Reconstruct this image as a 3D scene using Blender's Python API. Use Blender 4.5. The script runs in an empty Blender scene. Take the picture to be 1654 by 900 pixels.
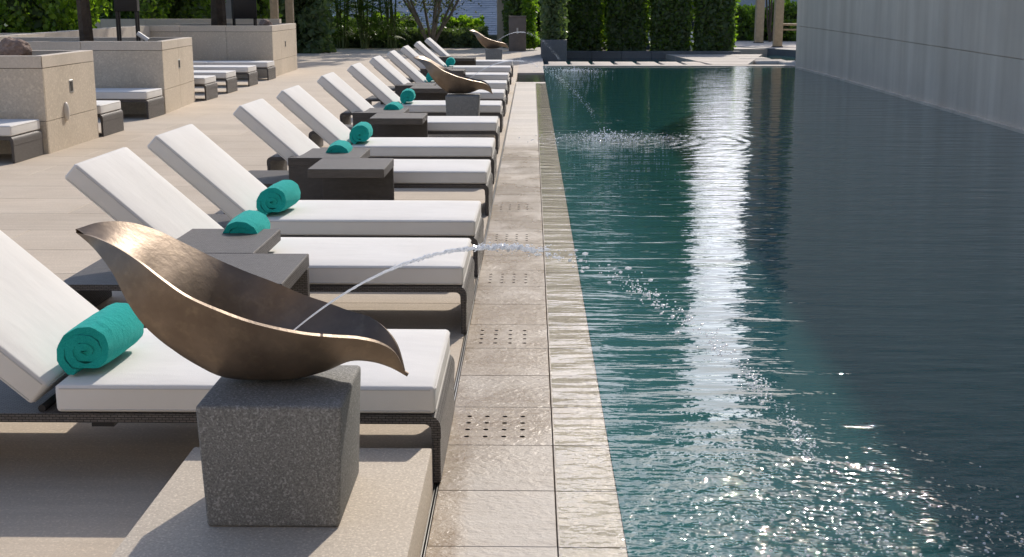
import bpy, bmesh, math, random
import numpy as np
from mathutils import Vector, Matrix, noise as mnoise
random.seed(7); rng = np.random.default_rng(7)
S = bpy.context.scene; C = S.collection; R = math.radians; PI = math.pi
# ------------------------------------------------------------------ camera, sky, sun, exposure
cd = bpy.data.cameras.new('camera'); cam = bpy.data.objects.new('camera', cd); C.objects.link(cam)
cam.location = (0, 0, 1.65); cam.rotation_euler = (R(90 - 12.544), 0, R(0.895))
cd.sensor_width = 36; cd.lens = 36 * 2000 / 1654; cd.clip_start = .05; cd.clip_end = 3000; S.camera = cam
SUN_EL, SUN_AZ = 35.0, 17.0            # azimuth measured from +Y (away from the viewer) towards +X
W = bpy.data.worlds.new('World'); S.world = W; W.use_nodes = True
wn = W.node_tree.nodes; wl = W.node_tree.links
bg = wn['Background']; sky = wn.new('ShaderNodeTexSky'); sky.sky_type = 'NISHITA'; sky.sun_disc = False
sky.sun_elevation = R(SUN_EL); sky.sun_rotation = R(SUN_AZ); sky.dust_density = 1.0; sky.air_density = .65; sky.ozone_density = .3; sky.altitude = 0
wl.new(sky.outputs[0], bg.inputs[0]); bg.inputs[1].default_value = 0.15
sl = bpy.data.lights.new('sun', 'SUN'); sl.energy = 2.25; sl.angle = R(.5); sl.color = (1, .915, .81)
so = bpy.data.objects.new('sun', sl); C.objects.link(so)
sd = Vector((math.sin(R(SUN_AZ)) * math.cos(R(SUN_EL)), math.cos(R(SUN_AZ)) * math.cos(R(SUN_EL)), math.sin(R(SUN_EL))))
so.rotation_euler = sd.to_track_quat('Z', 'Y').to_euler(); so.location = (8, 25, 30)
S.view_settings.view_transform = 'Standard'; S.view_settings.look = 'None'
S.view_settings.exposure = 0.70; S.view_settings.gamma = 1; S.view_settings.use_curve_mapping = False

# ------------------------------------------------------------------ object helpers
def prop(o, label=None, cat=None, group=None, kind=None):
    for k, v in (('label', label), ('category', cat), ('group', group), ('kind', kind)):
        if v: o[k] = v
    return o
def thing(name, label, cat, loc=(0, 0, 0), rz=0, group=None):
    o = bpy.data.objects.new(name, None); C.objects.link(o); o.location = loc; o.rotation_euler = (0, 0, rz)
    o.empty_display_size = .2
    return prop(o, label, cat, group)
def link(name, me, parent=None, loc=None):
    o = bpy.data.objects.new(name, me); C.objects.link(o); o.parent = parent
    if loc is not None: o.location = loc
    return o
def copy_tree(o, parent=None):
    c = o.copy(); C.objects.link(c)
    if parent: c.parent = parent
    for ch in list(o.children):
        d = ch.copy(); C.objects.link(d); d.parent = c
        for g in list(ch.children):
            e = g.copy(); C.objects.link(e); e.parent = d
    return c
def cube_uv(me):
    n = len(me.loops)
    if not n: return
    uv = me.uv_layers.new(name='uv'); co = np.empty(len(me.vertices) * 3); me.vertices.foreach_get('co', co); co = co.reshape(-1, 3)
    lv = np.empty(n, int); me.loops.foreach_get('vertex_index', lv)
    pn = np.empty(len(me.polygons) * 3); me.polygons.foreach_get('normal', pn); pn = np.abs(pn.reshape(-1, 3))
    lt = np.empty(len(me.polygons), int); me.polygons.foreach_get('loop_total', lt)
    ax = np.repeat(pn.argmax(1), lt); c = co[lv]
    u = np.where(ax[:, None] == 0, c[:, [1, 2]], np.where(ax[:, None] == 1, c[:, [0, 2]], c[:, [0, 1]]))
    uv.data.foreach_set('uv', u.astype(np.float32).ravel())
def finish(bm, name, mat, smooth=False):
    bmesh.ops.recalc_face_normals(bm, faces=bm.faces)
    me = bpy.data.meshes.new(name); bm.to_mesh(me); bm.free()
    if smooth:
        me.polygons.foreach_set('use_smooth', [True] * len(me.polygons))
        me.set_sharp_from_angle(angle=R(40))
    me.materials.append(mat); cube_uv(me); return me
def box_bm(bm, x0, x1, y0, y1, z0, z1, bev=0, seg=2):
    vs = [bm.verts.new((x, y, z)) for x in (x0, x1) for y in (y0, y1) for z in (z0, z1)]
    f = [(0, 1, 3, 2), (4, 6, 7, 5), (0, 4, 5, 1), (2, 3, 7, 6), (0, 2, 6, 4), (1, 5, 7, 3)]
    fs = [bm.faces.new([vs[i] for i in q]) for q in f]
    if bev:
        es = list({e for g in fs for e in g.edges})
        bmesh.ops.bevel(bm, geom=es, offset=bev, segments=seg, profile=.5, affect='EDGES')
def boxm(name, x0, x1, y0, y1, z0, z1, mat, bev=0, seg=2):
    bm = bmesh.new(); box_bm(bm, x0, x1, y0, y1, z0, z1, bev, seg); return finish(bm, name, mat, bev > 0 and seg > 1)
def box(name, x0, x1, y0, y1, z0, z1, mat, parent=None, bev=0, seg=2):
    return link(name, boxm(name, x0, x1, y0, y1, z0, z1, mat, bev, seg), parent)
def tube_bm(bm, pts, rad, n=8, cap=True):
    rings = []
    for i, p in enumerate(pts):
        p = Vector(p); a = Vector(pts[max(i - 1, 0)]); b = Vector(pts[min(i + 1, len(pts) - 1)])
        t = (b - a).normalized(); u = t.orthogonal().normalized() if not rings else (uu - t * uu.dot(t)).normalized()
        uu = u; v = t.cross(u); r = rad[i] if hasattr(rad, '__len__') else rad
        rings.append([bm.verts.new(p + (u * math.cos(2 * PI * k / n) + v * math.sin(2 * PI * k / n)) * r) for k in range(n)])
    for a, b in zip(rings, rings[1:]):
        for k in range(n): bm.faces.new((a[k], a[(k + 1) % n], b[(k + 1) % n], b[k]))
    if cap:
        bm.faces.new(rings[0][::-1]); bm.faces.new(rings[-1])
def prism_bm(bm, poly, y0, y1):   # polygon in XZ extruded along Y
    a = [bm.verts.new((x, y0, z)) for x, z in poly]; b = [bm.verts.new((x, y1, z)) for x, z in poly]
    n = len(poly); bm.faces.new(a); bm.faces.new(b[::-1])
    for i in range(n): bm.faces.new((a[i], b[i], b[(i + 1) % n], a[(i + 1) % n]))
def raw(name, v, f, mat, smooth=False):
    v = np.asarray(v, np.float32); f = np.asarray(f, np.int32); k = f.shape[1]
    me = bpy.data.meshes.new(name); me.vertices.add(len(v)); me.vertices.foreach_set('co', v.ravel())
    me.loops.add(f.size); me.loops.foreach_set('vertex_index', f.ravel())
    me.polygons.add(len(f)); me.polygons.foreach_set('loop_start', np.arange(0, f.size, k, dtype=np.int32))
    me.update(calc_edges=True); me.validate()
    if smooth: me.polygons.foreach_set('use_smooth', [True] * len(me.polygons))
    me.materials.append(mat); return me

# ------------------------------------------------------------------ materials
def M(name):
    m = bpy.data.materials.new(name); m.use_nodes = True; nt = m.node_tree
    return m, nt, nt.nodes['Principled BSDF'], nt.links.new
def N(nt, t, **k):
    n = nt.nodes.new('ShaderNode' + t)
    for a, b in k.items():
        if a in n.inputs: n.inputs[a].default_value = b
        else: setattr(n, a, b)
    return n
def coord(nt, kind='Object', scale=(1, 1, 1), rot=(0, 0, 0)):
    tc = N(nt, 'TexCoord'); mp = N(nt, 'Mapping'); mp.inputs['Scale'].default_value = scale; mp.inputs['Rotation'].default_value = rot
    if kind == 'World':
        g = N(nt, 'NewGeometry'); nt.links.new(g.outputs['Position'], mp.inputs['Vector'])
    else: nt.links.new(tc.outputs[kind], mp.inputs['Vector'])
    return mp.outputs[0]
def ramp(nt, fac, stops):
    r = N(nt, 'ValToRGB'); e = r.color_ramp.elements
    while len(e) < len(stops): e.new(.5)
    for i, (p, c) in enumerate(stops):
        e[i].position = p; e[i].color = (c, c, c, 1) if not hasattr(c, '__len__') else (*c, 1)
    nt.links.new(fac, r.inputs[0]); return r.outputs[0]
def mixc(nt, fac, a, b, mode='MIX'):
    m = N(nt, 'Mix', data_type='RGBA', blend_type=mode)
    for i, v in ((0, fac), (6, a), (7, b)):
        if hasattr(v, 'links') or isinstance(v, bpy.types.NodeSocket): nt.links.new(v, m.inputs[i])
        else: m.inputs[i].default_value = v if i == 0 else (*v, 1)
    return m.outputs[2]
def math_(nt, op, a, b=None, c=None):
    m = N(nt, 'Math', operation=op)
    for i, v in enumerate((a, b, c)):
        if v is None: continue
        if isinstance(v, bpy.types.NodeSocket): nt.links.new(v, m.inputs[i])
        else: m.inputs[i].default_value = v
    return m.outputs[0]
def bump(nt, h, dist, bsdf, strength=1.0):
    b = N(nt, 'Bump'); b.inputs['Strength'].default_value = strength; b.inputs['Distance'].default_value = dist
    nt.links.new(h, b.inputs['Height']); nt.links.new(b.outputs[0], bsdf.inputs['Normal']); return b
def noise(nt, vec, scale, detail=3, rough=.5):
    n = N(nt, 'TexNoise', Scale=scale, Detail=detail, Roughness=rough); nt.links.new(vec, n.inputs['Vector']); return n.outputs['Fac']

def stone(name, c1, c2, speck=0.0, speck_c=(.1, .1, .1), speck_scale=160, grain=None, rough=.8, vary=.12, bmp=.002, stain=.25):
    m, nt, b, L = M(name); w = coord(nt, 'World')
    n1 = noise(nt, w, 1.3, 5, .6); col = mixc(nt, ramp(nt, n1, [(.3, 0), (.7, 1)]), c1, c2)
    if grain:
        g = noise(nt, coord(nt, 'World', grain), 1, 4, .6)
        col = mixc(nt, .33, col, ramp(nt, g, [(.3, .62), (.7, 1.0)]), 'MULTIPLY')
    if speck:
        s = noise(nt, w, speck_scale, 2, .6); sf = math_(nt, 'MULTIPLY', ramp(nt, s, [(.42, 1), (.56, 0)]), speck)
        col = mixc(nt, sf, col, speck_c)
        s2 = noise(nt, w, speck_scale * .7, 1, .5); sf2 = math_(nt, 'MULTIPLY', ramp(nt, s2, [(.58, 0), (.66, 1)]), speck)
        col = mixc(nt, sf2, col, tuple(min(1, x * 1.5) for x in c2))
    n3 = noise(nt, w, .55, 6, .7); col = mixc(nt, stain, col, ramp(nt, n3, [(.35, .6), (.62, 1)]), 'MULTIPLY')
    oi = N(nt, 'ObjectInfo'); v = math_(nt, 'MULTIPLY_ADD', oi.outputs['Random'], vary, 1 - vary / 2)
    hsv = N(nt, 'HueSaturation'); L(v, hsv.inputs['Value']); L(col, hsv.inputs['Color']); L(hsv.outputs[0], b.inputs['Base Color'])
    b.inputs['Roughness'].default_value = rough; b.inputs['Specular IOR Level'].default_value = .35
    bump(nt, noise(nt, w, 90, 4, .7), bmp, b)
    return m, nt, b, col, w
mDeck = stone('deck_stone', (.55, .46, .355), (.62, .53, .42), .22, (.36, .29, .22), 110, (1.3, 17, 1), .75, .19)[0]
mPodium = stone('podium_stone', (.53, .465, .38), (.59, .525, .435), .4, (.36, .30, .24), 150, None, .8, .04)[0]
mPlanter = stone('planter_limestone', (.60, .52, .41), (.69, .60, .48), .22, (.36, .29, .21), 45, None, .85, .08, .003, .15)[0]
mCap = stone('planter_cap_stone', (.60, .53, .435), (.68, .60, .50), .15, (.40, .33, .26), 60, None, .8, .06, .002, .15)[0]
mGranite = stone('dark_granite', (.22, .222, .216), (.30, .302, .294), .55, (.085, .086, .085), 190, None, .75, 0, .002, .15)[0]
mFarStone = stone('far_stone', (.48, .43, .37), (.55, .49, .43), .1, (.3, .26, .22), 60, None, .8, .1)[0]
mGreyStone = stone('grey_stone', (.13, .135, .14), (.2, .2, .2), .2, (.07, .07, .07), 60, None, .7, .1)[0]
mRock = stone('boulder_rock', (.22, .15, .12), (.36, .27, .22), .3, (.12, .09, .07), 30, None, .9, .1, .01)[0]

# pool edge tiles: pale limestone, honey-coloured where wet, rippled gloss of running water
def wet_tile(name='pool_edge_stone', cope=False):
    m, nt, b, L = M(name); w = coord(nt, 'World')
    sx = N(nt, 'SeparateXYZ'); L(w, sx.inputs[0])
    g = noise(nt, coord(nt, 'World', (3, 24, 1)), 1, 4, .6)
    dry = mixc(nt, ramp(nt, g, [(.3, 0), (.7, 1)]), (.42, .375, .32), (.50, .46, .405))
    wet = mixc(nt, ramp(nt, noise(nt, coord(nt, 'World', (2, 9, 1)), 1.6, 4, .6), [(.3, 0), (.7, 1)]), (.29, .215, .135), (.43, .355, .26))
    d = noise(nt, coord(nt, 'World', (1.2, .8, 1)), 2.2, 5, .6)
    yr = N(nt, 'MapRange'); L(sx.outputs[1], yr.inputs[0]); yr.inputs[1].default_value = 14.2; yr.inputs[2].default_value = 15.2
    near = N(nt, 'MapRange'); L(sx.outputs[1], near.inputs[0]); near.inputs[1].default_value = 4.7; near.inputs[2].default_value = 3.9
    xr = N(nt, 'MapRange'); L(sx.outputs[0], xr.inputs[0]); xr.inputs[1].default_value = -.245; xr.inputs[2].default_value = -.19
    nd = math_(nt, 'MULTIPLY', near.outputs[0], xr.outputs[0])
    dryf = math_(nt, 'MULTIPLY', nd, .5) if cope else math_(nt, 'MAXIMUM', yr.outputs[0], nd)
    f = math_(nt, 'ADD', math_(nt, 'MULTIPLY', dryf, .85), math_(nt, 'MULTIPLY', ramp(nt, d, [(.45, 0), (.7, 1)]), .25 if cope else .5))
    f = math_(nt, 'MINIMUM', math_(nt, 'ADD', f, .22) if cope else f, 1)
    col = mixc(nt, f, wet, dry)
    oi = N(nt, 'ObjectInfo'); v = math_(nt, 'MULTIPLY_ADD', oi.outputs['Random'], .16, .92)
    hsv = N(nt, 'HueSaturation'); L(v, hsv.inputs['Value']); L(col, hsv.inputs['Color']); L(hsv.outputs[0], b.inputs['Base Color'])
    rr = N(nt, 'MapRange'); L(f, rr.inputs[0]); rr.inputs[3].default_value = .27; rr.inputs[4].default_value = .6; L(rr.outputs[0], b.inputs['Roughness'])
    wv = noise(nt, coord(nt, 'World', (9, 14, 1), (0, 0, .5)), 1.6, 5, .6)
    rid = math_(nt, 'ABSOLUTE', math_(nt, 'SUBTRACT', wv, .5))
    bump(nt, rid, .010, b)
    return m
mTile = wet_tile(); mCope = wet_tile('coping_stone', True)

def plain(name, col, rough=.6, metal=0, bmp=None, spec=.5, vary=0):
    m, nt, b, L = M(name); b.inputs['Base Color'].default_value = (*col, 1); b.inputs['Roughness'].default_value = rough
    b.inputs['Metallic'].default_value = metal; b.inputs['Specular IOR Level'].default_value = spec
    w = coord(nt, 'Object')
    if vary:
        n = noise(nt, w, 6, 5, .6); L(mixc(nt, 1, ramp(nt, n, [(.3, 1 - vary), (.7, 1)]), col, 'MULTIPLY'), b.inputs['Base Color'])
    if bmp: bump(nt, noise(nt, w, bmp[0], 4, .6), bmp[1], b)
    return m
def cushion_mat():
    m, nt, b, L = M('cushion_fabric'); w = coord(nt, 'World'); n = noise(nt, w, 2.4, 5, .6); L(mixc(nt, ramp(nt, n, [(.35, 0), (.7, 1)]), (.80, .785, .755), (.755, .735, .70)), b.inputs['Base Color'])
    b.inputs['Roughness'].default_value = .92; b.inputs['Specular IOR Level'].default_value = .15
    h = math_(nt, 'ADD', math_(nt, 'MULTIPLY', noise(nt, coord(nt, 'World', (1, 2.2, 1)), 3, 3, .5), .006), math_(nt, 'MULTIPLY', noise(nt, w, 300, 1, .5), .0006)); bump(nt, h, 1, b); return m
mCush = cushion_mat()
mBlackMetal = plain('black_metal', (.012, .013, .016), .45, 0, None, .5, .2)
mMetal = plain('steel', (.45, .45, .44), .35, 1)
mWood = plain('timber', (.50, .38, .24), .7, 0, (20, .003), .4, .3)
mDarkHole = plain('hole_dark', (.02, .017, .014), .9)
mGasket = plain('drain_shadow', (.04, .035, .03), .9)
mLampGlass = plain('lamp_opal', (.62, .58, .52), .4)
mSoil = plain('soil', (.06, .045, .03), .95, 0, (30, .02), .2, .4)
mBark = plain('bark', (.13, .10, .075), .9, 0, (25, .03), .2, .5)
mBarkLight = plain('bark_pale', (.27, .22, .16), .9, 0, (25, .02), .2, .4)
mBin = plain('stone_post_brown', (.25, .20, .165), .7, 0, (60, .002), .3, .2)
mPaleWall = plain('render_pale', (.42, .43, .44), .8, 0, (3, .01), .3, .2)
mGlassDark = plain('window_glass', (.05, .07, .09), .12)
mTowerWall = plain('tower_cladding', (.14, .16, .19), .6, 0, None, .4, .3)

def towel_mat():
    m, nt, b, L = M('teal_towelling'); w = coord(nt, 'Object')
    n = noise(nt, w, 420, 2, .6); col = mixc(nt, ramp(nt, n, [(.3, 0), (.7, 1)]), (.008, .31, .285), (.028, .46, .42))
    L(col, b.inputs['Base Color']); b.inputs['Roughness'].default_value = .95; b.inputs['Specular IOR Level'].default_value = .1
    b.inputs['Sheen Weight'].default_value = .25; b.inputs['Sheen Tint'].default_value = (.3, .9, .8, 1)
    h = math_(nt, 'ADD', math_(nt, 'MULTIPLY', n, .0022), math_(nt, 'MULTIPLY', noise(nt, w, 16, 3, .6), .014))
    bump(nt, h, 1, b); return m
mTowel = towel_mat()
def weave_mat():
    m, nt, b, L = M('grey_weave'); uv = coord(nt, 'UV', (1, 1, 1))
    br = N(nt, 'TexBrick'); L(uv, br.inputs['Vector']); br.offset = .5; br.squash = 1
    for k, v in (('Scale', 1.0), ('Brick Width', .024), ('Row Height', .0088), ('Mortar Size', .0017), ('Mortar Smooth', .6), ('Bias', 0)): br.inputs[k].default_value = v
    br.inputs['Color1'].default_value = (.12, .106, .096, 1); br.inputs['Color2'].default_value = (.165, .149, .138, 1); br.inputs['Mortar'].default_value = (.024, .021, .018, 1)
    L(br.outputs['Color'], b.inputs['Base Color']); b.inputs['Roughness'].default_value = .5
    bump(nt, br.outputs['Fac'], -.0035, b); return m
mWeave = weave_mat()
def bronze():
    m, nt, b, L = M('brushed_bronze'); w = coord(nt, 'Object')
    n = noise(nt, w, 5, 6, .62); n2 = noise(nt, w, 26, 4, .6)
    c = mixc(nt, ramp(nt, n, [(.3, 0), (.7, 1)]), (.15, .113, .083), (.27, .21, .158)); c = mixc(nt, math_(nt, 'MULTIPLY', ramp(nt, n2, [(.52, 0), (.75, 1)]), .3), c, (.42, .33, .22))
    L(c, b.inputs['Base Color']); b.inputs['Metallic'].default_value = .72
    rr = N(nt, 'MapRange'); L(n, rr.inputs[0]); rr.inputs[3].default_value = .36; rr.inputs[4].default_value = .54; L(rr.outputs[0], b.inputs['Roughness'])
    bump(nt, n2, .0015, b); return m
mBronze = bronze()
def leaf_mat(name, c1, c2, trans=.35):
    m, nt, b, L = M(name); g = N(nt, 'NewGeometry'); col = mixc(nt, g.outputs['Random Per Island'], c1, c2)
    L(col, b.inputs['Base Color']); b.inputs['Roughness'].default_value = .45; b.inputs['Specular IOR Level'].default_value = .4
    t = N(nt, 'BsdfTranslucent'); L(mixc(nt, 1, col, (1.3, 1.5, .6), 'MULTIPLY'), t.inputs[0])
    mx = N(nt, 'MixShader'); mx.inputs[0].default_value = trans; L(b.outputs[0], mx.inputs[1]); L(t.outputs[0], mx.inputs[2])
    L(mx.outputs[0], nt.nodes['Material Output'].inputs['Surface']); return m
mLeafBright = leaf_mat('leaf_bright', (.13, .22, .02), (.30, .42, .05), .6)
mLeafMid = leaf_mat('leaf_mid', (.065, .12, .02), (.16, .24, .045), .5)
mLeafDark = leaf_mat('leaf_dark', (.085, .125, .058), (.15, .20, .085), .4)
mLeafOlive = leaf_mat('leaf_olive', (.07, .08, .03), (.17, .18, .09), .3)
mPalmLeaf = leaf_mat('palm_leaf', (.06, .13, .015), (.18, .26, .04), .45)

SPL = [(1.05, 3.5, 1.0), (.93, 15.3, 1.0), (1.05, 31.0, 1.0)]
def water_height(nt):
    """height in metres: long ripples, rings round the three splashes, chop close to them"""
    w = coord(nt, 'World'); L = nt.links.new
    a = noise(nt, coord(nt, 'World', (1.0, 5.2, 1)), 1.5, 3, .5)
    bq = noise(nt, coord(nt, 'World', (3.2, 11, 1), (0, 0, .12)), 1.5, 3, .55)
    h = math_(nt, 'ADD', math_(nt, 'MULTIPLY', a, .011), math_(nt, 'MULTIPLY', bq, .0034))
    swell = noise(nt, coord(nt, 'World', (.7, 2.1, 1), (0, 0, -.2)), 1.9, 2, .4); h = math_(nt, 'ADD', h, math_(nt, 'MULTIPLY', swell, .016))
    wob = math_(nt, 'MULTIPLY', noise(nt, w, 1.7, 3, .5), 1.2)
    fine = noise(nt, coord(nt, 'World', (.8, 1.25, 1)), 11, 2, .5); fine2 = noise(nt, w, 30, 2, .5)
    for i, (x, y, s) in enumerate(SPL):
        d = N(nt, 'VectorMath', operation='DISTANCE'); L(w, d.inputs[0]); d.inputs[1].default_value = (x, y, 0); r = d.outputs['Value']
        ring = math_(nt, 'SINE', math_(nt, 'ADD', math_(nt, 'MULTIPLY', r, 27), math_(nt, 'MULTIPLY', wob, 7)))
        fall = math_(nt, 'EXPONENT', math_(nt, 'MULTIPLY', r, -.55))
        h = math_(nt, 'ADD', h, math_(nt, 'MULTIPLY', math_(nt, 'MULTIPLY', ring, fall), .0022))
        r2 = math_(nt, 'MULTIPLY', r, r); near = math_(nt, 'EXPONENT', math_(nt, 'MULTIPLY', r2, -1.05 if i == 0 else -1.1))
        h = math_(nt, 'ADD', h, math_(nt, 'MULTIPLY', math_(nt, 'MULTIPLY', fine, near), .030))
        h = math_(nt, 'ADD', h, math_(nt, 'MULTIPLY', math_(nt, 'MULTIPLY', fine2, near), .0085))
    return h
def pool_water():
    m, nt, b, L = M('pool_water'); w = coord(nt, 'World')
    n = noise(nt, w, .35, 4, .6); sx = N(nt, 'SeparateXYZ'); L(w, sx.inputs[0])   # darker towards the wall: its shadow edge is painted into the base colour
    wall_shade = N(nt, 'MapRange', interpolation_type='SMOOTHSTEP'); L(math_(nt, 'ADD', sx.outputs[0], math_(nt, 'MULTIPLY', n, .5)), wall_shade.inputs[0]); wall_shade.inputs[1].default_value = .55; wall_shade.inputs[2].default_value = 1.6
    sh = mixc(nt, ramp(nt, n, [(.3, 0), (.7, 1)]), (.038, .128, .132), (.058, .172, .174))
    col = mixc(nt, wall_shade.outputs[0], sh, (.014, .076, .080))
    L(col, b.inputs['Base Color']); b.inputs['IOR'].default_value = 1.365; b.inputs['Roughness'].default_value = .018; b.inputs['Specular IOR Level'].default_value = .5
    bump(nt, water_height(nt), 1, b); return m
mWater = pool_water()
def film():
    m, nt, b, L = M('water_film'); b.inputs['Base Color'].default_value = (.5, .5, .5, 1)
    tr = N(nt, 'BsdfTransparent'); tr.inputs[0].default_value = (.93, .93, .9, 1); gl = N(nt, 'BsdfGlossy'); gl.inputs['Roughness'].default_value = .06; gl.inputs['Color'].default_value = (1, 1, 1, 1)
    bp = N(nt, 'Bump'); bp.inputs['Distance'].default_value = 1; L(water_height(nt), bp.inputs['Height'])
    lw = N(nt, 'LayerWeight'); L(bp.outputs[0], lw.inputs['Normal']); L(bp.outputs[0], gl.inputs['Normal'])
    fa = math_(nt, 'MULTIPLY_ADD', math_(nt, 'POWER', lw.outputs['Facing'], 5), .9, .025)
    mx = N(nt, 'MixShader'); lw.inputs['Blend'].default_value = .5; L(fa, mx.inputs[0]); L(tr.outputs[0], mx.inputs[1]); L(gl.outputs[0], mx.inputs[2])
    L(mx.outputs[0], nt.nodes['Material Output'].inputs['Surface']); return m
mFilm = film()
def spray():
    m, nt, b, L = M('spray_water'); b.inputs['Base Color'].default_value = (.93, .95, .97, 1); b.inputs['Roughness'].default_value = .12
    t = N(nt, 'BsdfTranslucent'); t.inputs[0].default_value = (.92, .95, 1, 1); mx = N(nt, 'MixShader'); mx.inputs[0].default_value = .5; L(b.outputs[0], mx.inputs[1]); L(t.outputs[0], mx.inputs[2]); L(mx.outputs[0], nt.nodes['Material Output'].inputs['Surface'])
    b.inputs['Transmission Weight'].default_value = .15; b.inputs['IOR'].default_value = 1.33; return m
mSpray = spray()

# ------------------------------------------------------------------ setting: ground
o = box('ground', -400, 400, -60, 1200, -2.2, -2.0, plain('garden_ground', (.05, .07, .03), .95, 0, None, .2, .4)); prop(o, kind='structure')
bed = box('deck_bed', -40, -.345, -24, 48.0, -.30, -.045, mGasket); prop(bed, kind='structure')
bed2 = box('pool_edge_bed', -.345, .30, -3, 26.38, -.30, -.05, mGasket); prop(bed2, kind='structure')
# large deck slabs, piece by piece near the camera, joined beyond
deck = thing('deck_paving', None, None); prop(deck, kind='structure')
DY, DX = .752, 2.42; xs = [-.338 - .97 - i * DX for i in range(6)]; xs = [-.338] + xs
rows = [1.9, 3.42] + [5.264 + k * DY for k in range(57)]
rows = [q for q in rows if q < 47.9]
cache = {}
far = bmesh.new()
for r_, y0 in enumerate(rows):
    RD = min((rows + [48])[r_ + 1], 48) - y0
    sh = 0 if r_ % 2 == 0 else 1.21
    ed = [-.338] + [x - (sh if r_ % 2 else 0) for x in xs[1:]] + [-24]
    for a, b_ in zip(ed, ed[1:]):
        x0, x1 = b_ + .002, a - .002
        if y0 < 17:
            k = (round(x1 - x0, 3), round(RD, 3))
            if k not in cache: cache[k] = boxm('deck_slab', 0, k[0], .0015, RD - .0015, -.045, 0, mDeck, .0025, 1)
            link('deck_slab', cache[k], deck, (x0, y0, 0))
        else: box_bm(far, x0, x1, y0 + .002, y0 + RD - .002, -.045, 0)
for j in range(16):      # the terrace goes on behind the viewer
    for i in range(12): box_bm(far, -24 + i * 1.97 + .002, -24 + (i + 1) * 1.97 - .002, 1.9 - (j + 1) * 1.5 + .002, 1.9 - j * 1.5 - .002, -.045, 0)
fo = link('deck_slab_field', finish(far, 'deck_slab_field', mDeck), deck); fo['kind'] = 'stuff'
# channel drain between deck and pool edge
dr = thing('channel_drain', 'narrow steel channel drain between the deck and the pool edge tiles', 'drain')
for x in (-.3345, -.3255): box('rail', x, x + .003, -2, 26.3, -.05, -.001, mMetal, dr)
# pool edge tiles and coping tiles
T0, TP = 4.4825, .4535
edge = thing('pool_edge_paving', None, None); prop(edge, kind='structure')
cop = thing('pool_coping', None, None); prop(cop, kind='structure')
tile = boxm('edge_tile', -.320, .084, .0015, TP - .0015, -.05, 0, mTile, .002, 1)
ctile = boxm('coping_tile', .0878, .300, .0015, TP - .0015, -.05, -.001, mCope, .002, 1)
def grate():
    bm = bmesh.new(); x0, x1, y0, y1 = -.320, .084, .0015, TP - .0015
    ux = [x0, -.285, -.2125, -.14, -.0675, .005, x1]; uy = [y0, .055, .135, .215, .295, .375, y1]
    V = {}
    def v(x, y_, z=0):
        k = (round(x, 5), round(y_, 5), z)
        if k not in V: V[k] = bm.verts.new(k)
        return V[k]
    for i in range(6):
        for j in range(6):
            a, b_, c, d = ux[i], ux[i + 1], uy[j], uy[j + 1]
            if 1 <= i <= 4 and 1 <= j <= 4:
                cx, cy = (a + b_) / 2, (c + d) / 2
                outer = [v(a, c), v(cx, c), v(b_, c), v(b_, cy), v(b_, d), v(cx, d), v(a, d), v(a, cy)]
                an = [225, 270, 315, 0, 45, 90, 135, 180]
                inn = [bm.verts.new((cx + .0105 * math.cos(R(t)), cy + .0105 * math.sin(R(t)), 0)) for t in an]
                low = [bm.verts.new((cx + .0100 * math.cos(R(t)), cy + .0100 * math.sin(R(t)), -.018)) for t in an]
                for k in range(8):
                    bm.faces.new((outer[k], outer[(k + 1) % 8], inn[(k + 1) % 8], inn[k]))
                    f = bm.faces.new((inn[k], inn[(k + 1) % 8], low[(k + 1) % 8], low[k])); f.material_index = 1
                f = bm.faces.new(low); f.material_index = 1
            else:
                pts = [v(a, c)]
                if 1 <= i <= 4 and j == 5: pts.append(v((a + b_) / 2, c))
                pts.append(v(b_, c))
                if i == 0 and 1 <= j <= 4: pts.append(v(b_, (c + d) / 2))
                pts.append(v(b_, d))
                if 1 <= i <= 4 and j == 0: pts.append(v((a + b_) / 2, d))
                pts.append(v(a, d))
                if i == 5 and 1 <= j <= 4: pts.append(v(a, (c + d) / 2))
                bm.faces.new(pts)
    me = finish(bm, 'drain_tile', mTile); me.materials.append(mDarkHole)
    return me
gt = grate()
box('drain_tile_core', -.318, .082, 0, TP, -.06, -.019, mDarkHole).parent = None
bpy.data.objects.remove(bpy.data.objects['drain_tile_core'])
for k in range(-12, 49):
    y0 = T0 + k * TP
    if y0 > 26.0: break
    if k % 3 == 0 and y0 < 10: o = link('drain_tile', gt, edge, (0, y0, 0))
    else: o = link('edge_tile', tile, edge, (0, y0, 0))
    link('coping_tile', ctile, cop, (0, y0, 0))
# pool water: one sheet, and the thin film running over the coping
PX = [(6.15, -6), (6.12, 0), (6.15, 8), (6.40, 16.2), (6.66, 23.5), (6.82, 28.5), (6.85, 31.0), (6.84, 33.6)]
def strip(name, left, right, z, mat, ny=60, nx=20, Y0=-6, Y1=33.6):
    v = []; f = []
    for j in range(ny + 1):
        yy = Y0 + (Y1 - Y0) * j / ny
        a, b_ = left(yy), right(yy)
        for i in range(nx + 1): v.append((a + (b_ - a) * i / nx, yy, z))
    for j in range(ny):
        for i in range(nx): q = j * (nx + 1) + i; f.append((q, q + 1, q + nx + 2, q + nx + 1))
    return raw(name, v, f, mat)
wallx = lambda yy: float(np.interp(yy, [p[1] for p in PX], [p[0] for p in PX]))
ZW = .003
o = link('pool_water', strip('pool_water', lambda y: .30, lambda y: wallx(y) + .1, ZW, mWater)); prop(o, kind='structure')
o = link('coping_water_film', strip('coping_water_film', lambda y: .094, lambda y: .30, ZW, mFilm, 20, 2, -3, 26.3)); prop(o, kind='structure')
o = link('channel_water', strip('channel_water', lambda y: -.52, lambda y: .30, -.03, mFilm, 4, 2, 26.40, 30.28)); prop(o, kind='structure')
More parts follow.
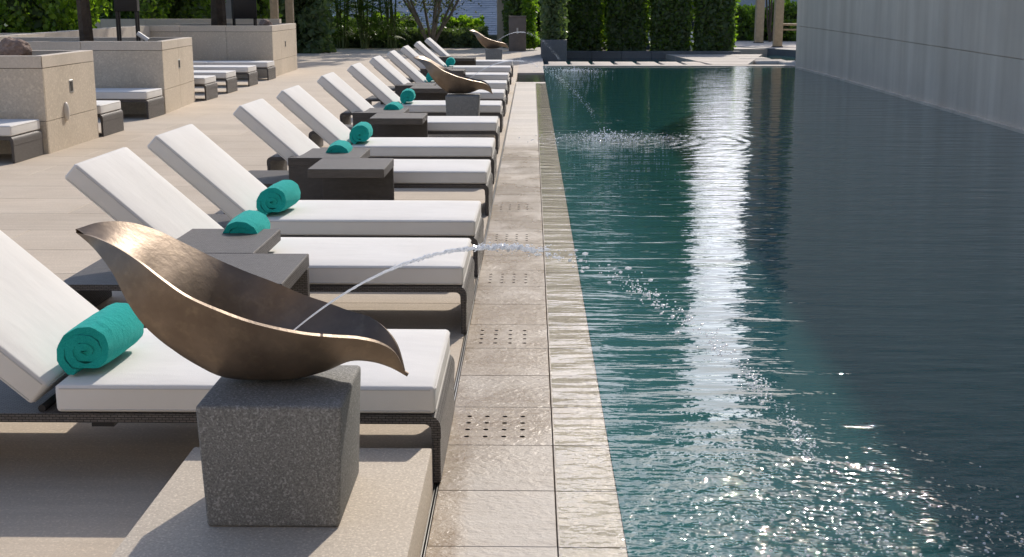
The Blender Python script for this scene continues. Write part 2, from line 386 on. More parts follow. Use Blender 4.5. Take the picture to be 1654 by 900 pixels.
o = box('pool_floor', .31, 8, -6, 33.8, -1.5, -1.4, plain('pool_mosaic', (.03, .16, .15), .5)); prop(o, kind='structure')
prop(box('channel_floor', -.6, .30, 26.38, 30.30, -.4, -.22, mGreyStone), kind='structure')
# far rim, far paving, sunken channel with stepping slabs
def struct(name, *a, **k): return prop(box(name, *a, **k), kind='structure')
struct('far_pool_rim', .34, 9.5, 33.62, 34.25, -.3, .012, mFarStone, bev=.01)
struct('far_paving', -.34, .33, 30.3, 48, -.3, .002, mFarStone)
struct('rim_corner', -.45, .30, 26.40, 26.9, -.3, -.008, mTile)
struct('sunken_channel_floor', .34, 9.6, 34.25, 41.4, -.45, -.40, mGreyStone)
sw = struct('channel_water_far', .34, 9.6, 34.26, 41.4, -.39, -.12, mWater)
st = thing('stepping_slabs', 'row of pale rectangular stepping slabs over the dark channel beyond the pool', 'stepping stones')
for k in range(7): box('slab', .48 + k * .64, .48 + k * .64 + .52, 34.45, 36.5, -.35, -.012, mFarStone, st, .01)
pd = thing('pale_plank_platform', 'pale pink platform of three wide planks beyond the far right pool rim', 'platform')
for k in range(4):
    bm = bmesh.new(); a = 34.4 + k * 1.75; xa = 5.05 - k * .12; xb = 5.9 + k * .42
    xa = [4.95, 4.80, 4.66, 4.52][k]
    v = [bm.verts.new(p) for p in ((xa, a, -.3), (xb, a, -.3), (xb + .40, a + 1.68, -.3), (xa - .12, a + 1.68, -.3), (xa, a, .01), (xb, a, .01), (xb + .40, a + 1.68, .01), (xa - .12, a + 1.68, .01))]
    for q in ((0, 1, 2, 3), (4, 5, 6, 7), (0, 1, 5, 4), (1, 2, 6, 5), (2, 3, 7, 6), (3, 0, 4, 7)): bm.faces.new([v[i] for i in q])
    link('plank', finish(bm, 'plank', mFarStone), pd)
gw = thing('low_grey_planter_wall', 'low grey stone planter wall in front of the clipped hedge columns', 'planter')
for k in range(6): box('stone_block', 1.0 + k * .98, 1.0 + k * .98 + .972, 41.42, 41.75, -.4, .10, mGreyStone, gw, .006, 1)
box('soil', 1.0, 6.88, 41.75, 44.8, -.4, .02, mSoil, gw)
# right-hand sunken garden, stones and terrace
ter = struct('garden_terrace', 6.9, 30, 46.4, 75, -.5, .0, mFarStone)
kb = thing('grey_retaining_kerb', 'long grey stone kerb running diagonally below the timber posts', 'kerb')
bm = bmesh.new()
for (a, b_) in (((7.2, 50.5), (12.5, 38.0)),):
    d = Vector((b_[0] - a[0], b_[1] - a[1])).normalized(); n_ = Vector((-d.y, d.x)) * .25
    pts = [(a[0] + n_.x, a[1] + n_.y), (b_[0] + n_.x, b_[1] + n_.y), (b_[0] - n_.x, b_[1] - n_.y), (a[0] - n_.x, a[1] - n_.y)]
    lo = [bm.verts.new((*p, -.5)) for p in pts]; hi = [bm.verts.new((*p, .02)) for p in pts]
    bm.faces.new(lo); bm.faces.new(hi)
    for i in range(4): bm.faces.new((lo[i], lo[(i + 1) % 4], hi[(i + 1) % 4], hi[i]))
link('stone_block', finish(bm, 'stone_block', mGreyStone), kb)
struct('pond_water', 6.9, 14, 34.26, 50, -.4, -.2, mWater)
for k, (x, y_, w_) in enumerate([(6.75, 38.4, 1.0), (7.0, 36.9, .95), (7.55, 36.1, .9), (8.3, 36.0, .9)]):
    bm = bmesh.new(); box_bm(bm, -w_ / 2, w_ / 2, -.5, .5, -.34, .02, .08, 3)
    for v in bm.verts: v.co += Vector((mnoise.noise(v.co * 3 + Vector((k, 0, 0))), mnoise.noise(v.co * 3 + Vector((0, k, 5))), 0)) * .08
    o = link('edging_stone', finish(bm, 'edging_stone', mFarStone, True), None, (x, y_, 0))
    prop(o, ['rounded pale edging stone nearest the plank platform', 'second rounded pale edging stone from the plank platform', 'third rounded pale edging stone from the platform, over the pond', 'rounded pale edging stone half hidden by the pool wall end'][k], 'edging stone', 'rounded edging stones beside the pond')

# ------------------------------------------------------------------ tall curved wall on the right of the pool
def wall_mat():
    m, nt, b, L = M('wall_render'); n = noise(nt, coord(nt, 'World', (1.6, 1.6, .10)), 1.3, 5, .55); n2 = noise(nt, coord(nt, 'World'), .6, 4, .6)
    c = mixc(nt, ramp(nt, n, [(.32, 0), (.68, 1)]), (.54, .455, .355), (.67, .585, .475)); c = mixc(nt, .35, c, ramp(nt, n2, [(.35, .62), (.65, 1)]), 'MULTIPLY')
    L(c, b.inputs['Base Color']); b.inputs['Roughness'].default_value = .6
    bump(nt, noise(nt, coord(nt, 'World'), 30, 4, .6), .004, b); return m
mWall = wall_mat()
wall = thing('pool_wall', 'tall curved grey rendered wall rising from the water along the right side of the pool', 'wall')
def wall_strip(name, ya, yb, z0, z1, off=0., thick=.5, ny=8):
    """piece of the curved wall; z0/z1 functions of y"""
    bm = bmesh.new(); rings = []
    for j in range(ny + 1):
        yy = ya + (yb - ya) * j / ny; x = wallx(yy) - off
        rings.append([bm.verts.new((x - .018 * z, yy, z)) for z in (z0(yy), z1(yy))] + [bm.verts.new((x + thick, yy, z)) for z in (z1(yy), z0(yy))])
    for a, b_ in zip(rings, rings[1:]):
        for k in range(4): bm.faces.new((a[k], a[(k + 1) % 4], b_[(k + 1) % 4], b_[k]))
    bm.faces.new(rings[0]); bm.faces.new(rings[-1])
    return link(name, finish(bm, name, mWall, True), wall)
jz = lambda yy: float(np.interp(yy, [0, 16, 33], [.88, .93, 1.08]))
seams = [-6, 3.2, 8.0, 12.8, 17.6, 22.4, 27.2, 32.4]
for a, b_ in zip(seams, seams[1:]):
    wall_strip('wall_panel', a + .0015, b_ - .0015, lambda q: -.3, lambda q: jz(q) - .006)
for a, b_ in ((-6, 8.0), (8.0, 20), (20, 32.4)): wall_strip('wall_panel', a + .0015, b_ - .0015, lambda q: jz(q) + .006, lambda q: 12.0, ny=14)
wall_strip('wall_core', -6, 32.3, lambda q: -.3, lambda q: 11.98, -.03, .4, 24)
wall_strip('wall_ledge', -6, 32.4, lambda q: -.3, lambda q: .045, .06, .3, 24)
bm = bmesh.new()   # rounded nose that closes the far end
for zz0, zz1 in ((-.3, 12.0),):
    n = 14; x0 = wallx(32.4); A = [bm.verts.new((x0 - .018 * zz0 + .45 - .45 * math.cos(PI * k / n), 32.4 + 1.1 * math.sin(PI * k / n), zz0)) for k in range(n + 1)]
    B = [bm.verts.new((x0 - .018 * zz1 + .45 - .45 * math.cos(PI * k / n), 32.4 + 1.1 * math.sin(PI * k / n), zz1)) for k in range(n + 1)]
    for k in range(n): bm.faces.new((A[k], A[k + 1], B[k + 1], B[k]))
    bm.faces.new(A); bm.faces.new(B); bm.faces.new((A[0], A[-1], B[-1], B[0]))
link('wall_end', finish(bm, 'wall_end', mWall, True), wall)

# ------------------------------------------------------------------ podium, plinths, bronze bowls, jets
def podium(y0, label, xa=-1.15, xb=-.335, z=.17, y1=3.99):
    o = box('stone_podium', xa, xb, y0, y1, -.04, z, mPodium, None, .006, 2); prop(o, label, 'podium'); return o
podium(1.2, 'pale limestone step under the nearest granite block, partly in shadow')
def plinth_mesh():
    bm = bmesh.new(); v = []
    for z, x0, x1, y0, y1 in ((0, -.195, .190, -.215, .205), (.365, -.213, .205, -.205, .215)):
        v += [bm.verts.new(p) for p in ((x0, y0, z), (x1, y0, z), (x1, y1, z), (x0, y1, z))]
    for q in ((0, 1, 2, 3), (4, 5, 6, 7), (0, 1, 5, 4), (1, 2, 6, 5), (2, 3, 7, 6), (3, 0, 4, 7)): bm.faces.new([v[i] for i in q])
    bmesh.ops.recalc_face_normals(bm, faces=bm.faces)
    bmesh.ops.bevel(bm, geom=list(bm.edges), offset=.012, segments=3, profile=.5, affect='EDGES')
    return finish(bm, 'granite_plinth', mGranite, True)
BS = [(-0.619, 0.45, -0.619, 0.45, -0.619, 0.45, 0.0), (-0.552, 0.447, -0.566, 0.464, -0.567, 0.416, 0.05), (-0.469, 0.431, -0.501, 0.454, -0.52, 0.381, 0.11), (-0.387, 0.4, -0.434, 0.42, -0.468, 0.325, 0.165), (-0.312, 0.354, -0.355, 0.37, -0.421, 0.241, 0.2), (-0.238, 0.308, -0.269, 0.321, -0.361, 0.154, 0.22), (-0.158, 0.273, -0.178, 0.281, -0.286, 0.078, 0.23), (-0.073, 0.238, -0.081, 0.248, -0.185, 0.017, 0.225), (0.013, 0.213, 0.015, 0.208, -0.065, 0.008, 0.22), (0.096, 0.19, 0.106, 0.184, 0.039, 0.012, 0.195), (0.17, 0.172, 0.18, 0.168, 0.124, 0.033, 0.155), (0.236, 0.156, 0.243, 0.161, 0.194, 0.061, 0.115), (0.294, 0.128, 0.296, 0.137, 0.256, 0.057, 0.07), (0.335, 0.085, 0.336, 0.093, 0.312, 0.037, 0.03), (0.362, 0.007, 0.362, 0.007, 0.362, 0.007, 0.0)]
def bowl_mesh():
    A = np.array(BS); n = len(A); t = np.linspace(0, n - 1, 72); out = []
    for q in t:   # Catmull-Rom through the stations
        i = min(int(q), n - 2); u = q - i; p = [A[max(i - 1, 0)], A[i], A[i + 1], A[min(i + 2, n - 1)]]
        out.append(.5 * ((2 * p[1]) + (-p[0] + p[2]) * u + (2 * p[0] - 5 * p[1] + 4 * p[2] - p[3]) * u * u + (-p[0] + 3 * p[1] - 3 * p[2] + p[3]) * u ** 3))
    bm = bmesh.new(); m = 24; rings = []
    for q_, s in enumerate(out):
        w = max(s[6], .0015); ring = []
        for k in range(m + 1):
            u = -math.cos(PI * k / m); au = abs(u); left = 1 - min(1, max(0, (q_ / 71 - .30) / .26)); left = left * left * (3 - 2 * left)
            yo = -w * (.12 + .72 * left); exf = 2.9 - 1.75 * left; exb = 2.6 - 1.32 * left; g = au ** (exf if u < 0 else exb)
            Y_ = yo + (w + yo) * -au if u < 0 else yo + (w - yo) * au
            f = (u + 1) / 2; rx = s[0] if u < 0 else s[2]; rz = s[1] if u < 0 else s[3]
            ring.append(bm.verts.new((s[4] + (rx - s[4]) * g, Y_, s[5] + (rz - s[5]) * g - .2 * yo * (1 - g))))
        rings.append(ring)
    for a, b_ in zip(rings, rings[1:]):
        for k in range(m): bm.faces.new((a[k], b_[k], b_[k + 1], a[k + 1]))
    bm.normal_update()
    res = bmesh.ops.solidify(bm, geom=bm.faces[:], thickness=-.013)
    return finish(bm, 'bronze_bowl', mBronze, True)
plm = plinth_mesh(); bwm = bowl_mesh()
def ico(bm, c, r, sx=1, sub=1):
    bmesh.ops.create_icosphere(bm, subdivisions=sub, radius=r, matrix=Matrix.Translation(c) @ Matrix.Diagonal((sx, 1, 1, 1)))
def jet_mesh(seed):
    rn = random.Random(seed); bm = bmesh.new(); pts = []; rad = []
    X = lambda s: .05 + s; Z = lambda s: .95 - .69 * (s + .05 - .64) ** 2
    n = 150
    for i in range(n):
        s = -.035 + .735 * i / (n - 1); k = max(0, s / .70)
        r = .0026 + .0042 * k + (rn.random() - .3) * .0045 * k
        pts.append((X(s) , rn.uniform(-1, 1) * .005 * k, Z(s) + rn.uniform(-1, 1) * .007 * k * k)); rad.append(max(.0015, r))
    tube_bm(bm, pts, rad, 6); stream = finish(bm, 'stream', mSpray, True); bm = bmesh.new()
    clump = [rn.uniform(.5, 1.6) for _ in range(26)]
    for k in range(950 if seed == 0 else 600):
        s = rn.uniform(.30, 1.66) if k % 4 == 0 else rn.choice(clump) + rn.gauss(0, .018); q = max(0, (s - .45)); sp = .004 + .020 * q
        ico(bm, Vector((X(s) + rn.gauss(0, .01), rn.gauss(0, sp), Z(s) + rn.gauss(0, sp))), rn.uniform(.0008, .0024) * (1 + .2 * q), rn.uniform(1, 2.0), 1)
    for k in range(45 if seed == 0 else 12):   # torn lumps of water just past the top of the arc
        s = rn.uniform(.62, 1.3); q = s - .5
        ico(bm, Vector((X(s), rn.gauss(0, .012 + .01 * q), Z(s) + rn.gauss(0, .01 + .018 * q))), rn.uniform(.0022, .0050), rn.uniform(1.2, 2.6), 1)
    return stream, finish(bm, 'droplets', mSpray, True)
where = ['nearest', 'middle', 'farthest']; BX = [-.74, -.85, -.93]; BY = [3.54, 15.55, 31.1]; BZ = [.17, .17, .17]
for i in range(3):
    if i: podium(BY[i] - .45, ['', 'pale stone step under the middle granite block among the loungers', 'pale stone step under the farthest granite block'][i], BX[i] - .4, BX[i] + .4, .17, BY[i] + .35)
    p = link('granite_plinth', plm, None, (BX[i], BY[i], BZ[i] + .0)); prop(p, ['large dark grey granite block in the foreground carrying the nearest bronze bowl', 'dark grey granite block between the loungers under the middle bronze bowl', 'small-looking dark grey granite block at the far end of the lounger row'][i], 'plinth', 'granite blocks under the bronze bowls')
    b_ = link('bronze_bowl', bwm, None, (BX[i], BY[i] + .08, BZ[i] + .36)); prop(b_, ['large leaf-shaped bronze fountain bowl in the foreground with a highlight inside', 'leaf-shaped bronze fountain bowl on the middle block, in front of the far loungers', 'farthest leaf-shaped bronze fountain bowl, against the dark hedge'][i], 'fountain bowl', 'leaf-shaped bronze fountain bowls')
    j = thing('water_jet', 'arc of water spouting from the %s bronze bowl into the pool' % where[i], 'water jet', (BX[i], BY[i] + .03, 0), 0, 'water jets from the bowls')
    sm, dm = jet_mesh(i); link('stream', sm, j); link('droplets', dm, j)['kind'] = 'stuff'
# droplets thrown up where the jets land
for i, (x, y_, s_) in enumerate(SPL):
    rn = random.Random(40 + i); bm = bmesh.new()
    for k in range(500 if i else 240):
        r = abs(rn.gauss(0, .34)); a = rn.uniform(0, 2 * PI); z = abs(rn.gauss(0, .05)) * math.exp(-r)
        ico(bm, Vector((x + r * math.cos(a) * 1.3, y_ + r * math.sin(a), .006 + z)), rn.uniform(.003, .008) if i else rn.uniform(.002, .0045), 1.3, 1)
    o = link('splash_droplets', finish(bm, 'splash_droplets', mSpray, True)); prop(o, 'droplets thrown up where the %s jet lands in the pool' % where[i], 'splash', kind='stuff')

# ------------------------------------------------------------------ sun loungers
LW = .80
def frame_profile(x0, x1, z, t, r=.045, n=5):
    """inverted U seen from the side: returns deck polygon with rounded shoulders"""
    o_ = []; zb = z - .085
    o_ += [(x0, zb)]
    for k in range(n + 1): a = PI - PI / 2 * k / n; o_.append((x0 + r + r * math.cos(a), z - r + r * math.sin(a)))
    for k in range(n + 1): a = PI / 2 - PI / 2 * k / n; o_.append((x1 - r + r * math.cos(a), z - r + r * math.sin(a)))
    o_ += [(x1, zb), (x1 - t, zb)]
    ri = r - t * .6
    for k in range(n + 1): a = PI / 2 * k / n; o_.append((x1 - t - ri + ri * math.cos(a), z - t - ri + ri * math.sin(a)))
    for k in range(n + 1): a = PI / 2 + PI / 2 * k / n; o_.append((x0 + t + ri + ri * math.cos(a), z - t - ri + ri * math.sin(a)))
    o_ += [(x0 + t, zb)]
    return o_
def cushion(x0, x1, y0, y1, z0, z1, parent, name, rot=None, piv=None):
    bm = bmesh.new(); box_bm(bm, x0, x1, y0, y1, z0, z1, .016, 4)
    bmesh.ops.subdivide_edges(bm, edges=[e for e in bm.edges if e.calc_length() > .3], cuts=5, use_grid_fill=True)
    for v in bm.verts:
        if v.co.z > (z0 + z1) / 2:
            u = (v.co.x - x0) / (x1 - x0); w = (v.co.y - y0) / (y1 - y0)
            v.co.z += .007 * min(1, 4 * u * (1 - u) * 2) * min(1, 4 * w * (1 - w) * 2)
    if rot:
        bmesh.ops.rotate(bm, verts=bm.verts, cent=piv, matrix=Matrix.Rotation(rot, 3, 'Y'))
    o = link(name, finish(bm, name, mCush, True), parent)
    bm = bmesh.new(); e = .0005   # welted seam round the upper edge
    for zz in (z1 - .012, z0 + .012):
        c_ = [(x0 - e, y0 + .02), (x0 + .02, y0 - e), (x1 - .02, y0 - e), (x1 + e, y0 + .02), (x1 + e, y1 - .02), (x1 - .02, y1 + e), (x0 + .02, y1 + e), (x0 - e, y1 - .02), (x0 - e, y0 + .02)]
        tube_bm(bm, [(a, b_, zz) for a, b_ in c_], .0026, 5)
    if rot: bmesh.ops.rotate(bm, verts=bm.verts, cent=piv, matrix=Matrix.Rotation(rot, 3, 'Y'))
    pp = link('piping', finish(bm, 'piping', mPiping, True), o); pp['kind'] = 'stuff'
    return o
mPiping = plain('piping_fabric', (.62, .60, .565), .9)
def make_lounger(flat=False):
    t = thing('sun_lounger', 'x', 'sun lounger')
    # origin: foot end, front side, on the ground; foot towards +X, head at -2.12
    bm = bmesh.new(); prism_bm(bm, frame_profile(-2.12, 0, .25, .032), 0, LW); link('frame', finish(bm, 'frame', mWeave, True), t)
    for x0, x1, nm in ((-.030, -.002, 'foot_panel'), (-2.118, -2.090, 'head_panel')):
        box(nm, x0, x1, .001, LW - .001, 0, .166, mWeave, t, .004, 1)
    cushion(-1.345, -.018, .004, LW - .006, .252, .352, t, 'seat_cushion')
    if flat: cushion(-2.10, -1.35, .004, LW - .006, .252, .352, t, 'back_cushion')
    else:
        th = R(41.5)
        cushion(-2.145, -1.365, .004, LW - .006, .252, .352, t, 'back_cushion', th, Vector((-1.365, 0, .352)))
        bm = bmesh.new(); prism_bm(bm, [(-2.05, .236), (-1.40, .236), (-1.40, .251), (-2.05, .251)], .09, LW - .09)
        bmesh.ops.rotate(bm, verts=bm.verts, cent=Vector((-1.365, 0, .352)), matrix=Matrix.Rotation(th, 3, 'Y')); link('back_board', finish(bm, 'back_board', mWeave), t)
        bm = bmesh.new(); tube_bm(bm, [(-1.40, .02, .262), (-1.40, LW - .02, .262)], .014, 8); link('hinge_bar', finish(bm, 'hinge_bar', mBlackMetal, True), t)
    box('stopper', -1.24, -1.16, .05, .12, .186, .217, mBlackMetal, t)
    return t
LY = [4.09, 6.10, 7.45, 9.70, 11.45, 13.82, 16.2, 18.5, 20.75, 23.2, 25.9, 28.6]
LX = [-.312, -.325, -.325, -.338, -.345, -.36, -.372, -.385, -.395, -.41, -.42, -.43]
LL = ['nearest white lounger, cut by the left picture edge, behind the big bronze bowl',
 'second white lounger from the viewer, partly covered by the nearest bronze bowl and side tables',
 'third white lounger from the viewer, in front of the second pair of tables',
 'fourth white lounger from the viewer, just behind the second pair of woven tables',
 'fifth white lounger from the viewer, in front of the third pair of tables',
 'sixth white lounger from the viewer, its seat end right behind the third pair of tables',
 'seventh white lounger from the viewer, with a teal towel left of the middle granite block',
 'eighth white lounger from the viewer, behind the fourth pair of woven tables',
 'ninth white lounger from the viewer, crossed by the middle bronze bowl',
 'tenth white lounger from the viewer, third from the far end of the row',
 'eleventh white lounger from the viewer, next to last in the poolside row',
 'farthest white lounger of the poolside row, nearest the dark hedge']
proto = make_lounger()
for i in range(12):
    o = proto if i == 0 else copy_tree(proto)
    o.location = (LX[i] + (random.uniform(-.012, .012) if i > 2 else 0), LY[i], .001); o.rotation_euler.z = random.uniform(-.012, .012) if i else 0; prop(o, LL[i], 'sun lounger', 'sun loungers in the row along the pool')
fproto = make_lounger(True)
FL = [(-5.43, 12.9, 'white flat daybed at the left picture edge in front of the nearest planter'),
 (-5.40, 15.58, 'short visible end of a white daybed tucked behind the nearest stone planter'),
 (-5.56, 18.0, 'white flat daybed right in front of the middle stone planter'),
 (-5.62, 21.5, 'white daybed end showing just right of the middle stone planter'),
 (-5.66, 23.2, 'second white daybed beyond the middle stone planter'),
 (-5.70, 25.2, 'third white daybed beyond the middle stone planter'),
 (-5.74, 27.25, 'white flat daybed against the front of the farthest stone planter')]
for i, (x, y_, lb) in enumerate(FL):
    o = fproto if i == 0 else copy_tree(fproto)
    o.location = (x, y_, .001); o.rotation_euler.z = R(0); o.scale = (1, 1, 1.12) if i < 3 else (1, 1, 1.1)
    prop(o, lb, 'daybed', 'flat daybeds between the stone planters')

# ------------------------------------------------------------------ towels
def towel_mesh(seed=0, L_=.37, Rx=.112, Rz=.104, turns=3.1):
    rn = random.Random(seed); n = 92; ny = 10; th = .031; ph = rn.uniform(0, 6)
    out = []; inn = []
    for i in range(n + 1):
        a = -PI * .62 - 2 * PI * turns * i / n   # loose end at the lower left
        k = 1 - .86 * (i / n); wob = 1 + .035 * math.sin(2.3 * a + ph) + .03 * math.sin(5.3 * a) * (i / n) + .018 * math.sin(11 * a)
        for lst, d in ((out, 0), (inn, th)):
            rx = max(.004, Rx * k * wob - d); rz = max(.004, Rz * k * wob - d)
            x = rx * math.cos(a); z = rz * math.sin(a)
            lst.append((x, max(z, -Rz * .86 * (1 if d == 0 else .9) * max(k, .3))))
    bm = bmesh.new(); O = []; I = []
    for j in range(ny + 1):
        y_ = L_ * j / ny; e = 1 - .05 * (2 * y_ / L_ - 1) ** 4
        dn = lambda q: .0045 * mnoise.noise(Vector((q[0] * 14 + seed * 3, y_ * 9, q[1] * 14)))
        f = lambda q, i: bm.verts.new((q[0] * (e + dn(q) * 9) + .003 * math.sin(9 * y_ + q[1] * 20), y_ + .010 * math.sin(i * .19 + ph) * (2 * j / ny - 1), q[1] * (e + dn(q) * 7)))
        O.append([f(q, i) for i, q in enumerate(out)]); I.append([f(q, i) for i, q in enumerate(inn)])
    for j in range(ny):
        for i in range(n):
            bm.faces.new((O[j][i], O[j][i + 1], O[j + 1][i + 1], O[j + 1][i])); bm.faces.new((I[j][i], I[j + 1][i], I[j + 1][i + 1], I[j][i + 1]))
        bm.faces.new((O[j][0], O[j + 1][0], I[j + 1][0], I[j][0])); bm.faces.new((O[j][n], I[j][n], I[j + 1][n], O[j + 1][n]))
    for j in (0, ny):
        for i in range(n): bm.faces.new((O[j][i], O[j][i + 1], I[j][i + 1], I[j][i]))
    bmesh.ops.recalc_face_normals(bm, faces=bm.faces)
    me = bpy.data.meshes.new('rolled_towel'); bm.to_mesh(me); bm.free()
    me.polygons.foreach_set('use_smooth', [True] * len(me.polygons)); me.set_sharp_from_angle(angle=R(50)); me.materials.append(mTowel); return me
tm = [towel_mesh(1), towel_mesh(5)]
TL = {0: ('rolled teal towel on the nearest lounger, left of the big bronze bowl', -1.575, .10, -.05), 1: ('rolled teal towel on the second lounger, mostly hidden behind the near side tables', -1.52, .26, .03),
 2: ('rolled teal towel on the third lounger, its spiral end facing the viewer', -1.60, .10, -.08), 3: ('rolled teal towel on the fourth lounger, peeping over the second pair of tables', -1.56, .24, .04),
 4: ('rolled teal towel on the fifth lounger, left of the third pair of tables', -1.60, .10, .02), 5: ('rolled teal towel on the sixth lounger, peeping over the third pair of tables', -1.58, .24, -.03),
 6: ('rolled teal towel on the seventh lounger, left of the middle granite block', -1.62, .10, .04), 8: ('rolled teal towel on the ninth lounger, beside the middle bronze bowl', -1.66, .10, 0), 10: ('farthest rolled teal towel, on the eleventh lounger behind the middle bowl', -1.68, .10, .03)}
for i, (lb, x, dy, rz) in TL.items():
    o = link('rolled_towel', tm[i % 2], None, (x, LY[i] + dy, .449)); o.rotation_euler.z = rz; prop(o, lb, 'towel', 'rolled teal towels on the loungers')

# ------------------------------------------------------------------ woven cantilever side tables, in back-to-back pairs
def make_table():
    t = thing('side_table', 'x', 'side table')   # panel at y=0, top reaching towards -Y
    box('table_top', -.28, .28, -.66, 0, .405, .47, mWeave, t, .004, 1)
    box('leg_panel', -.278, .278, -.055, -.002, .0, .404, mWeave, t, .003, 1)
    box('foot_plate', -.278, .278, -.45, -.056, .0, .02, mWeave, t, .003, 1)
    return t
tp = make_table(); first = True
TB = [5.84, 9.60, 13.66, 18.3, 23.0, 28.1]
od = ['nearest', 'second', 'third', 'fourth', 'fifth', 'farthest']
for k, y_ in enumerate(TB):
    for side in (0, 1):
        o = tp if first else copy_tree(tp); first = False
        x = (-1.35 if side == 0 else -1.62) - .035 * k * (k > 1)
        o.location = (x, y_ - .003 if side == 0 else y_ + .003, .001); o.rotation_euler.z = 0 if side == 0 else PI
        prop(o, 'grey woven side table, %s of the %s back-to-back pair from the viewer' % (('front one', 'back one')[side], od[k] if k else 'first'), 'side table', 'woven side tables between the loungers')

# ------------------------------------------------------------------ stone planters on the left
def planter(x_l, x_r0, x_r1, y0, y1, h, label):
    """panelled box; right side runs slightly askew from x_r0 (front) to x_r1 (back)"""
    t = thing('stone_planter', label, 'planter', (x_r0, y0, 0)); wl_ = x_l - x_r0; dx = x_r1 - x_r0; D = y1 - y0; ins = .02
    def pr(name, pts, z0, z1, mat, bev=0):
        bm = bmesh.new(); lo = [bm.verts.new((*p, z0)) for p in pts]; hi = [bm.verts.new((*p, z1)) for p in pts]; n = len(pts)
        bm.faces.new(lo); bm.faces.new(hi)
        for i in range(n): bm.faces.new((lo[i], lo[(i + 1) % n], hi[(i + 1) % n], hi[i]))
        if bev: bmesh.ops.recalc_face_normals(bm, faces=bm.faces); bmesh.ops.bevel(bm, geom=list(bm.edges), offset=bev, segments=1, affect='EDGES')
        return link(name, finish(bm, name, mat), t)
    pr('core', [(wl_ + .1, ins), (-ins, ins), (dx - ins, D - ins), (wl_ + .1, D - ins)], 0, h - .16, mGasket)
    pr('soil', [(wl_ + .1, .12), (-.12, .12), (dx - .12, D - .12), (wl_ + .1, D - .12)], h - .16, h - .06, mSoil)
    zc = h - .135; g = .003
    # front panels
    W_ = -wl_; n = max(1, round(W_ / 1.25)); e = [-(W_) * k / n for k in range(n + 1)]
    for k in range(n):
        a, b2 = e[k + 1] + g, e[k] - g
        for z0, z1 in ((.0, .36 - g), (.36 + g, zc - g)): pr('stone_panel', [(a, 0), (b2 - (0 if k else 0), 0), (b2 - (0 if k else .0), ins), (a, ins)], z0, z1, mPlanter)
        pr('cap_stone', [(a, -.002), (b2 - (0 if k else .0), -.002), (b2 - (0 if k else .12), .12), (a, .12)], zc + g, h, mCap, .004)
    # right side panels
    m = max(1, round(D / 1.2)); q = lambda f: dx * f
    for k in range(m):
        f0, f1 = k / m, (k + 1) / m; y_a, y_b = D * f0 + (g if k else ins + .001), D * f1 - g
        for z0, z1 in ((.0, .36 - g), (.36 + g, zc - g)): pr('stone_panel', [(q(y_a / D) - ins, y_a), (q(y_a / D), y_a), (q(y_b / D), y_b), (q(y_b / D) - ins, y_b)], z0, z1, mPlanter)
        y_a2 = y_a if k else .001
        pr('cap_stone', [(q(y_a2 / D) - (.0 if k == 0 else .12), y_a2 + (.0 if k else .0)), (q(y_a2 / D) + .002, y_a2), (q(y_b / D) + .002, y_b), (q(y_b / D) - .12, y_b), ] if k else [(-.117, .122), (.002, .003), (q(y_b / D) + .002, y_b), (q(y_b / D) - .12, y_b)], zc + g, h, mCap, .004)
    pr('cap_stone', [(wl_, D - .12), (dx - .125, D - .12), (dx - .125, D), (wl_, D)], zc + g, h, mCap, .004)
    # recessed wall light on the side
    yl = D * .5; bm = bmesh.new(); X_ = q(.5)
    box_bm(bm, X_ - .01, X_ + .006, yl - .06, yl + .06, .62, .77, .003, 1); lf = link('wall_light', finish(bm, 'wall_light', mMetal), t)
    box('lens', X_ + .006, X_ + .009, yl - .035, yl + .035, .64, .75, mGasket, lf)
    return t
p1 = planter(-9.2, -5.40, -5.435, 13.76, 15.50, 1.08, 'nearest pale stone planter with a boulder on top and an oval wall lamp')
p2 = planter(-10.5, -5.575, -5.75, 18.90, 21.25, 1.085, 'middle pale stone planter with a slim tree trunk and dark lantern')
p3 = planter(-9.0, -5.86, -5.97, 28.4, 31.9, 1.15, 'farthest pale stone planter with dark trunk, right of the terrace wall')
bm = bmesh.new(); bmesh.ops.create_uvsphere(bm, u_segments=16, v_segments=10, radius=1); bmesh.ops.scale(bm, vec=(.035, .055, .11), verts=bm.verts); bmesh.ops.translate(bm, vec=(-.002, .62, .42), verts=bm.verts)
link('oval_lamp', finish(bm, 'oval_lamp', mLampGlass, True), p1)
def boulder(loc, sc, label, seed):
    bm = bmesh.new(); bmesh.ops.create_icosphere(bm, subdivisions=4, radius=1)
    for v in bm.verts:
        p = v.co * 1.3 + Vector((seed, 0, 0)); d = .28 * mnoise.noise(p) + .10 * mnoise.noise(p * 3.1) + .03 * mnoise.noise(p * 8)
        v.co *= 1 + d; v.co.z = max(v.co.z, -.55)
        v.co = Vector((v.co.x * sc[0], v.co.y * sc[1], (v.co.z + .55) * sc[2]))
    o = link('boulder', finish(bm, 'boulder', mRock, False), None, loc); prop(o, label, 'boulder'); return o
boulder((-5.90, 14.25, 1.02), (.20, .17, .165), 'brown boulder on the front rim of the nearest stone planter', 1.7)
boulder((-6.25, 29.6, 1.09), (.15, .15, .12), 'small grey-pink boulder on the farthest stone planter', 6.1)
sp = thing('garden_spotlight', 'small white tilted spotlight on the middle planter near its corner', 'spotlight', (-6.05, 19.6, 1.02))
bm = bmesh.new(); tube_bm(bm, [(-.10, 0, .17), (.06, 0, .06)], .035, 10); link('lamp_head', finish(bm, 'lamp_head', plain('white_paint', (.75, .73, .7), .4), True), sp)
bm = bmesh.new(); tube_bm(bm, [(0, 0, 0), (-.01, 0, .1)], .012, 6); link('stem', finish(bm, 'stem', mBlackMetal), sp)
